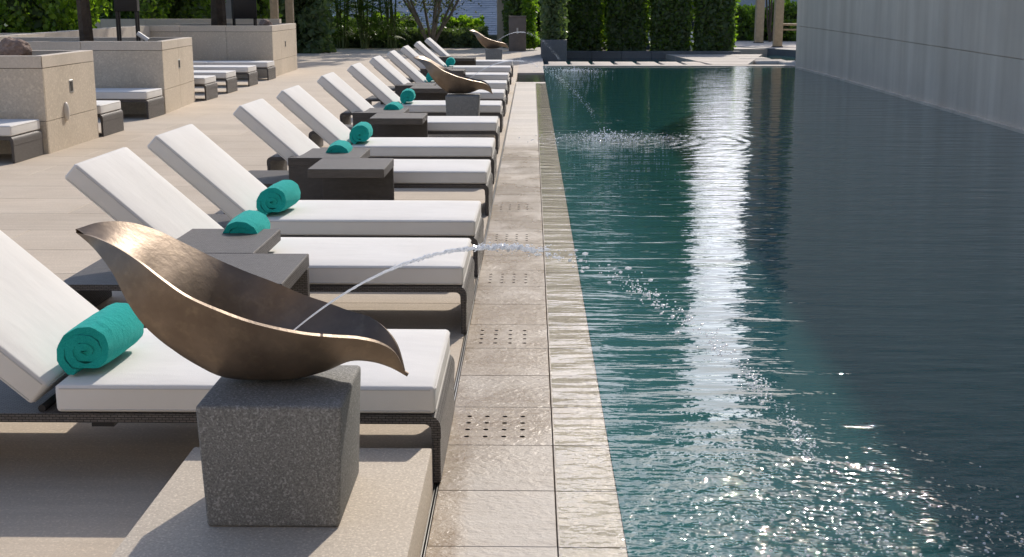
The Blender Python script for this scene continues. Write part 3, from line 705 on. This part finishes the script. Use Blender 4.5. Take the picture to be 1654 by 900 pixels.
# terrace walls behind the planters
def wallthing(label, segs, h0, h1, t_=.25, mat=None):
    t = thing('terrace_wall', label, 'wall')
    for (a, b2) in segs:
        a = Vector(a); b2 = Vector(b2); L_ = (b2 - a).length; n = max(1, round(L_ / 1.2)); d = (b2 - a) / n; nn = Vector((-d.y, d.x)).normalized() * t_
        for k in range(n):
            bm = bmesh.new(); p = a + d * (k + .003); q = a + d * (k + .997); pts = [p, q, q + nn, p + nn]
            lo = [bm.verts.new((v.x, v.y, 0)) for v in pts]; hi = [bm.verts.new((v.x, v.y, h0 + (h1 - h0) * (k + .5) / n)) for v in pts]
            bm.faces.new(lo); bm.faces.new(hi)
            for i in range(4): bm.faces.new((lo[i], lo[(i + 1) % 4], hi[(i + 1) % 4], hi[i]))
            link('stone_panel', finish(bm, 'stone_panel', mat or mCap), t)
    return t
wallthing('pale terrace wall running back beside the farthest planter to the left', [((-8.9, 20.5), (-8.6, 28.3))], 1.10, 1.16)
wallthing('low pale terrace wall in front of the bright hedge at upper left', [((-22, 22.0), (-9.3, 24.3))], 1.08, 1.08)
wallthing('long pale ledge behind the farthest planter', [((-12.5, 33.0), (-6.6, 33.0))], 1.24, 1.24)

# lanterns
def lantern(x, y_, z, label, hb=.36, w_=.21, rz=0):
    t = thing('tall_lantern', label, 'lantern', (x, y_, z), rz)
    for sx in (-1, 1):
        for sy in (-1, 1): box('leg', sx * w_ - .018, sx * w_ + .018, sy * w_ - .018, sy * w_ + .018, 0, hb + .01, mBlackMetal, t)
    box('housing', -w_ - .03, w_ + .03, -w_ - .03, w_ + .03, hb, hb + 1.1, mBlackMetal, t, .01)
    box('roof_plate', -w_ - .07, w_ + .07, -w_ - .07, w_ + .07, hb + 1.101, hb + 1.15, mBlackMetal, t, .01)
    return t
lantern(-6.86, 16.6 - 1.5, 1.0, 'dark tall lantern on four legs at the left picture edge, behind the boulder', .33, .2)
lantern(-6.58, 20.5, 1.0, 'dark tall lantern on four legs on the middle planter, right of the slim trunk', .52, .15, .2)
lantern(-6.95, 30.5, 1.08, 'dark tall lantern on the farthest planter beside its small boulder', .2, .25, .3)

# ------------------------------------------------------------------ plants
def leaves(pos, size, mat, name, parent=None, elong=1.7, up=.2, jit=.4, face=1.0):
    n = len(pos); P_ = np.asarray(pos, float)
    d = rng.normal(size=(n, 3)); d[:, 2] += up; d[:, 1] *= face; d /= np.linalg.norm(d, axis=1)[:, None]
    rv = rng.normal(size=(n, 3)); rv[:, 1] /= face; e = np.cross(d, rv); e /= np.linalg.norm(e, axis=1)[:, None]
    s = size * (1 + jit * rng.uniform(-1, 1, (n, 1)))
    a = d * s * elong * .5; b_ = e * s * .5; f3 = np.cross(d, e) * s * .12
    v = np.stack([P_ - a, P_ - a * .1 + b_ + f3, P_ + a, P_ - a * .1 - b_ + f3], 1).reshape(-1, 3)
    f = np.arange(n * 4).reshape(-1, 4)
    return link(name, raw(name, v, f, mat), parent)
def shell_points(x0, x1, y0, y1, z0, z1, n, depth=.25, lump=.15):
    """points spread near the surface of a box, with lumps"""
    p = rng.uniform(0, 1, (n, 3)); ax = rng.choice([0, 1, 2, 2, 1, 1], n); sd = rng.integers(0, 2, n)
    t_ = np.abs(rng.normal(0, depth, n)); sz = np.array([x1 - x0, y1 - y0, z1 - z0]); o_ = np.array([x0, y0, z0])
    q = o_ + p * sz
    for k in range(3):
        m_ = ax == k; q[m_, k] = np.where(sd[m_] == 0, o_[k] + t_[m_], o_[k] + sz[k] - t_[m_])
    w = np.sin(q[:, [1, 2, 0]] * 4.3 + 1.3) * np.sin(q[:, [2, 0, 1]] * 6.1) * lump
    return q + w + rng.normal(0, .03, (n, 3))
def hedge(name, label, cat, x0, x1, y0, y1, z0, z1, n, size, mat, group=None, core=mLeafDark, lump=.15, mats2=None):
    t = thing(name, label, cat, ((x0 + x1) / 2, (y0 + y1) / 2, z0), 0, group); cx, cy = (x0 + x1) / 2, (y0 + y1) / 2
    q = shell_points(x0 - cx, x1 - cx, y0 - cy, y1 - cy, 0, z1 - z0, n, .14, lump)
    q = q[q[:, 2] > .01]
    leaves(q, size, mat, 'foliage', t, face=.45)
    if mats2:
        q = shell_points(x0 - cx - .03, x1 - cx + .03, y0 - cy - .03, y1 - cy + .03, .2, z1 - z0 + .1, n // 3, .05, lump); leaves(q[q[:, 2] > .05], size, mats2, 'young_shoots', t)
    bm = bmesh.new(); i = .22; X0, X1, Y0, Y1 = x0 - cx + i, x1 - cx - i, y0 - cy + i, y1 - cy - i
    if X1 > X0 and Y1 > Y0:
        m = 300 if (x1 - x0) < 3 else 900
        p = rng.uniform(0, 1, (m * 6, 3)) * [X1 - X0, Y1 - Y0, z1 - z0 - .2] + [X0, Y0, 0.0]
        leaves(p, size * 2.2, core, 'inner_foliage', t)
    bm.free()
    bm = bmesh.new()
    for k in range(max(1, int((x1 - x0) / .9))):
        xx = x0 - cx + (k + .5) * .9 if (x1 - x0) > 1.8 else 0; tube_bm(bm, [(xx, 0, 0), (xx + .05, .03, (z1 - z0) * .7)], [.05, .015], 6)
    link('stem', finish(bm, 'stem', mBark), t)
    return t
def tree(name, label, cat, loc, h, stems, r0, crown_c, crown_r, n, size, lm, bm_mat, lean=(0, 0), group=None, spread=.5, seed=1, cl=26):
    rn = random.Random(seed); t = thing(name, label, cat, loc, 0, group); bm = bmesh.new(); tips = []
    for s in range(stems):
        a = 2 * PI * s / max(stems, 1) + rn.uniform(-.3, .3); sp_ = spread * rn.uniform(.5, 1.0) if stems > 1 else 0
        pts = [(0, 0, -.05)]; px = py = 0
        for k in range(1, 7):
            f = k / 6; px = lean[0] * f * h + math.cos(a) * sp_ * h * f + rn.uniform(-.03, .03) * h * .3; py = lean[1] * f * h + math.sin(a) * sp_ * h * f; pts.append((px, py, h * f))
        tube_bm(bm, pts, [r0 * (1 - .75 * k / 6) for k in range(7)], 8)
        for k in range(3, 7):
            for q in range(3):
                b0 = Vector(pts[k]); a2 = rn.uniform(0, 2 * PI); ln = h * rn.uniform(.14, .34)
                e = b0 + Vector((math.cos(a2) * ln, math.sin(a2) * ln, ln * rn.uniform(.3, 1.0)))
                mid = (b0 + e) / 2 + Vector((rn.uniform(-.1, .1) * ln, rn.uniform(-.1, .1) * ln, .05 * ln)); tube_bm(bm, [b0, mid, e], [r0 * .28, r0 * .18, r0 * .07], 5); tips.append(e)
    link('trunk', finish(bm, 'trunk', bm_mat, True), t)
    cc = np.array(crown_c); cr = np.array(crown_r); centers = []
    for k in range(cl):
        u = rng.normal(size=3); u /= np.linalg.norm(u); centers.append(cc + cr * u * rng.uniform(.35, 1.0))
    centers += [np.array(e) for e in tips]; centers = np.array(centers)
    w = rng.uniform(.10, .26, len(centers)) * cr.mean() * 1.15
    idx = rng.integers(0, len(centers), n); q = centers[idx] + rng.normal(size=(n, 3)) * w[idx][:, None] * [1, 1, .7]
    leaves(q, size, lm, 'crown', t); return t
# bright hedge masses, upper left
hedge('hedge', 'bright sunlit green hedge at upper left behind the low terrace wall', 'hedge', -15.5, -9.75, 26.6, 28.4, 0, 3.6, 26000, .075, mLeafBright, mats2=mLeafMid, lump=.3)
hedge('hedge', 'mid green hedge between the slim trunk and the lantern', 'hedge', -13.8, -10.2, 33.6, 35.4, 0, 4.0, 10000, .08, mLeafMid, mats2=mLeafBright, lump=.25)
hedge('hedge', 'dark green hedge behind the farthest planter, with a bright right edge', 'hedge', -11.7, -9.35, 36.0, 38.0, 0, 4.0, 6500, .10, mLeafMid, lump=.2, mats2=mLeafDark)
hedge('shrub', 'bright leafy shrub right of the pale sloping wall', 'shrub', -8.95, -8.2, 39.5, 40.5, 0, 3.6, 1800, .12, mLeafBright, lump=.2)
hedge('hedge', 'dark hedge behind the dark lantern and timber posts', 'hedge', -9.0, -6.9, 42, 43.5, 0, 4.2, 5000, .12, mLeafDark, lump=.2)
o = box('pale_sloping_wall', -10.1, -9.1, 38.6, 39.0, 0, 4.5, mPaleWall, None, .02); prop(o, 'pale grey wall slab behind the dark trunk on the farthest planter', 'wall')
tree('slim_tree', 'slim brown tree trunk rising from the middle planter', 'tree', (-7.20, 20.3, .95), 5.2, 1, .118, (0, 0, 5.6), (1.5, 1.5, 1.1), 1800, .12, mLeafMid, mBark, lean=(-.035, 0), seed=3)
tree('dark_tree', 'dark tree trunk rising from the back of the farthest planter', 'tree', (-7.75, 31.2, 1.0), 5.0, 1, .2, (0, 0, 5.6), (1.6, 1.4, 1.2), 1800, .13, mLeafMid, mBark, lean=(-.02, 0), seed=5)
# palm-like bamboo clumps
def palm_clump(x, y_, n, label, seed, h=3.6, sw=.9):
    rn = random.Random(seed); t = thing('areca_palm', label, 'palm', (x, y_, 0), 0, 'areca palm clumps behind the low hedge')
    V = []; cnt = 0
    for s in range(n):
        a = rn.uniform(0, 2 * PI); bx, by = math.cos(a) * rn.uniform(.05, .35) * sw, math.sin(a) * rn.uniform(.05, .35); tx, ty = bx + rn.uniform(-.35, .35) * sw, by + rn.uniform(-.3, .3)
        hh = h * rn.uniform(.55, 1.0); bm = bmesh.new(); tube_bm(bm, [(bx, by, 0), ((bx + tx) / 2 * 1.05, (by + ty) / 2, hh / 2), (tx, ty, hh)], [.035, .03, .02], 6); link('cane', finish(bm, 'cane', mPalmStem, True), t)
        for fr in range(9):
            az = rn.uniform(0, 2 * PI); ln = rn.uniform(.7, 1.3); base = Vector((tx, ty, hh * rn.uniform(.12, 1.0)))
            for k in range(13):
                f = (k + 1) / 13; c = base + Vector((math.cos(az) * ln * f, math.sin(az) * ln * f, ln * (.75 * f - .95 * f * f)))
                for sd_ in (-1, 1):
                    d = Vector((math.cos(az) * .5 - sd_ * math.sin(az), math.sin(az) * .5 + sd_ * math.cos(az), -.45)).normalized() * (.30 * (1 - .5 * f)); wv = Vector((math.cos(az), math.sin(az), 0)) * .022
                    V += [c - wv, c + wv, c + d + wv * .3, c + d - wv * .3]
    V = np.array([tuple(v) for v in V]); link('frond', raw('frond', V, np.arange(len(V)).reshape(-1, 4), mPalmLeaf), t)
mPalmStem = plain('palm_cane', (.16, .19, .06), .6, 0, None, .4, .4)
for k, (x, lb) in enumerate([(-8.2, 'leftmost areca palm clump, in deep shade beside the timber posts'), (-7.0, 'areca palm clump with bright stems, left of the slate roof'), (-6.15, 'bright yellow-green areca palm clump at the middle of the palm row'), (-5.3, 'rightmost areca palm clump, in front of the slate roof edge')]):
    palm_clump(x, 46.6 + .3 * (k % 2), 9, lb, 20 + k)
hedge('hedge', 'tall dark green hedge behind the palms, left half of the background', 'hedge', -12.0, -8.5, 49, 51, 0, 4.6, 9000, .13, mLeafDark, lump=.25, mats2=mLeafMid)
hedge('hedge', 'low dark clipped hedge along the far edge of the deck', 'hedge', -9.6, -1.75, 47.3, 48.4, 0, .62, 9000, .085, mLeafDark, lump=.08, mats2=mLeafDark)
hedge('shrub', 'low yellow-green shrubs above the clipped hedge, right of the multi-stemmed tree', 'shrub', -3.4, -1.9, 49.0, 49.8, 0, .98, 2200, .10, mLeafBright, lump=.2)
hedge('shrub', 'low green shrubs above the clipped hedge, left of the multi-stemmed tree', 'shrub', -5.9, -4.6, 49.0, 49.8, 0, .95, 2200, .10, mLeafMid, lump=.2, mats2=mLeafBright)
hedge('shrub', 'sparse shrubs under the palms', 'shrub', -8.9, -5.9, 48.8, 49.6, 0, 1.0, 3500, .10, mLeafMid, lump=.3)
tree('multi_stem_tree', 'multi-stemmed tree with fine olive leaves in front of the slate roof', 'tree', (-3.75, 46.9, 0), 3.8, 9, .062, (0, 0, 2.5), (2.1, 1.6, 1.5), 10000, .065, mLeafOlive, mBarkLight, spread=.62, seed=8, cl=40)
tree('shade_tree', 'tall spreading tree behind the far deck that throws the dappled shade', 'tree', (-1.2, 51.2, 0), 9.5, 1, .13, (-1.6, -.5, 12.2), (2.7, 1.5, .9), 3600, .26, mLeafMid, mBark, lean=(-.03, 0), seed=17, cl=30)
# clipped hedge columns beyond the pool
for k in range(4):
    x0 = 1.12 + k * 1.47
    hedge('hedge_column', ['leftmost of the four clipped hedge columns beyond the pool', 'second clipped hedge column from the left beyond the pool', 'third clipped hedge column from the left beyond the pool', 'rightmost clipped hedge column, brighter leaves on its right side painting in the sun'][k], 'hedge', x0, x0 + 1.16, 42.0, 42.95, .02, 1.95 + .1 * (k % 2), 6000, .085, mLeafDark, 'clipped hedge columns beyond the pool', lump=.07, mats2=mLeafMid)

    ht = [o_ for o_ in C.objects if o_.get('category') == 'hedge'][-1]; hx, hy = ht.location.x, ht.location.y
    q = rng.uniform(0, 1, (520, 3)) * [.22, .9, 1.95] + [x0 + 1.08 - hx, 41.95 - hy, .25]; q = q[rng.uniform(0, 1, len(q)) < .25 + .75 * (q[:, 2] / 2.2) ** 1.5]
    q2 = rng.uniform(0, 1, (260, 3)) * [1.2, .95, .25] + [x0 - hx, 42.0 - hy, 1.75]; leaves(np.vstack([q, q2]), .085, mLeafBright, 'painted_sun_shoots', ht)  # brighter leaf colour on right edges and tops paints in the sunlight
o = box('dark_grey_planter', .30, 1.08, 38.6, 41.4, -.4, .55, mGreyStone, None, .02); prop(o, 'dark grey stone planter box left of the hedge columns, at the pool corner', 'planter')
hedge('hedge_column', 'very dark clipped hedge column standing in the dark grey planter', 'hedge', .33, 1.05, 38.8, 41.2, .5, 3.9, 4500, .09, mLeafDark, 'clipped hedge columns beyond the pool', lump=.05)
hedge('climbing_plant', 'bright green climbing plant trailing beside the brown post', 'climber', -.30, .12, 44.9, 45.5, .1, 4.0, 2200, .10, mLeafBright, lump=.12, mats2=mLeafMid)
hedge('hedge_column', 'dark clipped hedge column behind the brown post and stone column', 'hedge', -1.0, .05, 47.6, 48.8, .0, 4.0, 3500, .10, mLeafDark, 'clipped hedge columns beyond the pool', lump=.1, mats2=mLeafMid)
# stone column and brown post
sc = thing('stone_column', 'square pale stone column between the slate roof and the brown post', 'column', (-1.13, 48.9, 0))
box('shaft', -.21, .21, -.21, .21, 0, 4.4, mCap, sc, .01); box('capital', -.27, .27, -.27, .27, 4.401, 4.6, mCap, sc, .01); box('base_block', -.235, .235, -.235, .235, -.01, .28, mCap, sc, .01)
bp = thing('brown_post', 'waist-high brown stone post with a small pale emblem near the pool corner', 'post', (-.50, 44.4, 0))
box('post_body', -.30, .30, -.3, .3, 0, 1.16, mBin, bp, .01); box('post_cap', -.31, .31, -.31, .31, 1.161, 1.21, mBin, bp, .008)
em = box('emblem', -.03, .03, -.306, -.301, .60, .80, mLampGlass, bp, .002, 1)
# timber posts
for i, (x, y_, w_, lb) in enumerate([(-6.97, 34.2, .10, 'left timber post behind the farthest planter'), (-6.90, 36, .105, 'right timber post behind the farthest planter'), (9.62, 53.6, .17, 'left timber post of the garden pavilion, right of the hedge columns'), (9.45, 48.6, .16, 'right timber post of the garden pavilion, nearest the pool wall')]):
    t = thing('timber_post', lb, 'post', (x, y_, 0)); box('shaft', -w_, w_, -w_, w_, 0, 3.4, mWood, t, .01); box('foot_plate', -w_ - .03, w_ + .03, -w_ - .03, w_ + .03, 0, .03, mBlackMetal, t)
    box('top_beam', -w_ - .02, w_ + .02, -.6, .6, 3.401, 3.6, mWood, t, .01)
tb = thing('garden_bench', 'timber bench half hidden behind the end of the pool wall', 'bench', (10.05, 48.9, 0))
box('seat', -.45, .9, -.25, .25, .80, .88, mWood, tb, .01); box('rail', -.45, .9, -.25, -.2, .62, .68, mWood, tb, .01)
for sx in (.25, .8): box('leg', sx, sx + .06, -.2, -.14, 0, .80, mBlackMetal, tb)
hedge('shrub', 'sunlit green shrubs right of the hedge columns', 'shrub', 8.1, 10.6, 56.5, 58, 0, 1.25, 3500, .12, mLeafMid, lump=.25, mats2=mLeafBright)
hedge('shrub', 'green shrubs behind the timber bench', 'shrub', 10.7, 13.4, 56.0, 57.6, 0, 1.5, 3500, .12, mLeafMid, lump=.25, mats2=mLeafBright)
tree('thin_tree', 'thin dark branching tree between the two pavilion posts', 'tree', (10.4, 55.2, 0), 4.0, 4, .05, (0, 0, 4.2), (1.5, 1.2, 1.3), 1200, .1, mLeafDark, mBark, spread=.22, seed=11)

# ------------------------------------------------------------------ far buildings and trees
def slate():
    m, nt, b, L = M('roof_slate'); n = noise(nt, coord(nt, 'World'), .9, 4, .6); oi = N(nt, 'ObjectInfo')
    L(mixc(nt, ramp(nt, n, [(.3, 0), (.7, 1)]), (.27, .30, .34), (.40, .43, .465)), b.inputs['Base Color']); b.inputs['Roughness'].default_value = .5; return m
mSlate = slate()
rf = thing('slate_roofed_pavilion', 'low pavilion with a blue-grey slate roof behind the multi-stemmed tree', 'building', (-5.4, 58, 0))
box('wall', -4.2, 4.3, 1.0, 6, -2.0, .15, mPaleWall, rf)
roof = box('roof_deck', -4.3, 4.4, .4, 6.2, .15, .20, mPaleWall, rf)
sl1 = bmesh.new()
for j in range(40):
    y0 = .3 + j * .156; z0 = .22 + j * .101
    for i in range(25):
        x0 = -4.4 + i * .353 + (.176 if j % 2 else 0) + random.uniform(-.01, .01); v = []
        dz = random.uniform(0, .012)
        pts = [(x0, y0, z0 + dz), (x0 + .348, y0, z0 + dz), (x0 + .348, y0 + .22, z0 + .125), (x0, y0 + .22, z0 + .125)]
        a = [sl1.verts.new(p) for p in pts]; b2 = [sl1.verts.new((p[0], p[1], p[2] - .018)) for p in pts]
        sl1.faces.new(a); sl1.faces.new(b2[::-1])
        for k in range(4): sl1.faces.new((a[k], b2[k], b2[(k + 1) % 4], a[(k + 1) % 4]))
o = link('roof_slate', finish(sl1, 'roof_slate', mSlate), rf); o['kind'] = 'stuff'
def tower(x, y_, w_, d_, h, label, mat, glass, storeys, bays, z0=-2):
    t = thing('tower_block', label, 'building', (x, y_, z0)); box('wall', -w_ / 2, w_ / 2, 0, d_, 0, h, mat, t); box('roof', -w_ / 2 - .3, w_ / 2 + .3, -.3, d_ + .3, h + .002, h + .6, mat, t)
    me = boxm('window', 0, w_ / bays * .8, -.06, -.002, 0, h / storeys * .5, glass)
    for s in range(storeys):
        for b_ in range(bays): link('window', me, t, (-w_ / 2 + w_ / bays * (b_ + .1), 0, h / storeys * (s + .3)))
    return t
tower(11.0, 104, 5.4, 10, 40, 'distant slate-grey tower seen only over the hedge columns', mTowerWall, mGlassDark, 12, 4)
tower(26.8, 104, 13.5, 12, 40, 'distant slate-grey tower hidden above the garden pavilion', mTowerWall, mGlassDark, 12, 5)
tower(20.5, 92, 12, 6, 6.2, 'distant pale low building right of the hedge columns, with window bands', mPaleWall, mGlassDark, 2, 5)
for k, (x, y_, h, rr, lb) in enumerate([(-26, 96, 25, 7, 'tall dark tree of the far belt, leftmost'), (-16.5, 99, 30, 7, 'tall dark tree of the far belt, behind the palms'), (-8.5, 95, 28, 6.5, 'tall dark tree of the far belt, behind the slate roof'),
    (-1.5, 98, 31, 6, 'tall dark tree of the far belt, behind the stone column'), (4.6, 94, 27, 5.2, 'tall dark tree of the far belt, behind the left hedge columns')]):
    t = tree('broadleaf_tree', lb, 'tree', (x, y_, -2), h * .55, 3, .5, (0, 0, h * .5), (rr, rr * .6, h * .5), 14000, 1.25, mLeafMid, mBark, spread=.12, seed=30 + k, cl=150, group='tall trees far behind the hedges')
# unseen building added behind the viewer; its sunlit front warms the shade sides
mFillStone = stone('fill_building_stone', (.50, .42, .33), (.57, .49, .40), 0, (.3, .26, .22), 60, None, .85, .05)[0]
hw = thing('fill_building', 'unseen pale sandstone block added behind the viewer to warm the shade', 'building', (-6, -17, 0))
box('wall', -22, 20, -8, 0, -.5, 15, mFillStone, hw); box('roof', -22.4, 20.4, -8.4, .4, 15.002, 15.5, mFillStone, hw)
wm = boxm('window', -.7, .7, .002, .06, 0, 1.7, mGlassDark)
for f_ in range(4):
    for k in range(10): link('window', wm, hw, (-19 + k * 4, 0, 1.2 + f_ * 3.6))
gb = thing('pool_shade_block', 'unseen pale block added behind the far end of the pool wall to shade the water', 'building', (9.6, 35, 0))  # unseen mass, added so its shadow covers the far right of the pool
box('wall', 0, 9, 0, 8, -.5, 13, mPaleWall, gb); box('roof', -.2, 9.2, -.2, 8.2, 13.002, 13.4, mPaleWall, gb)
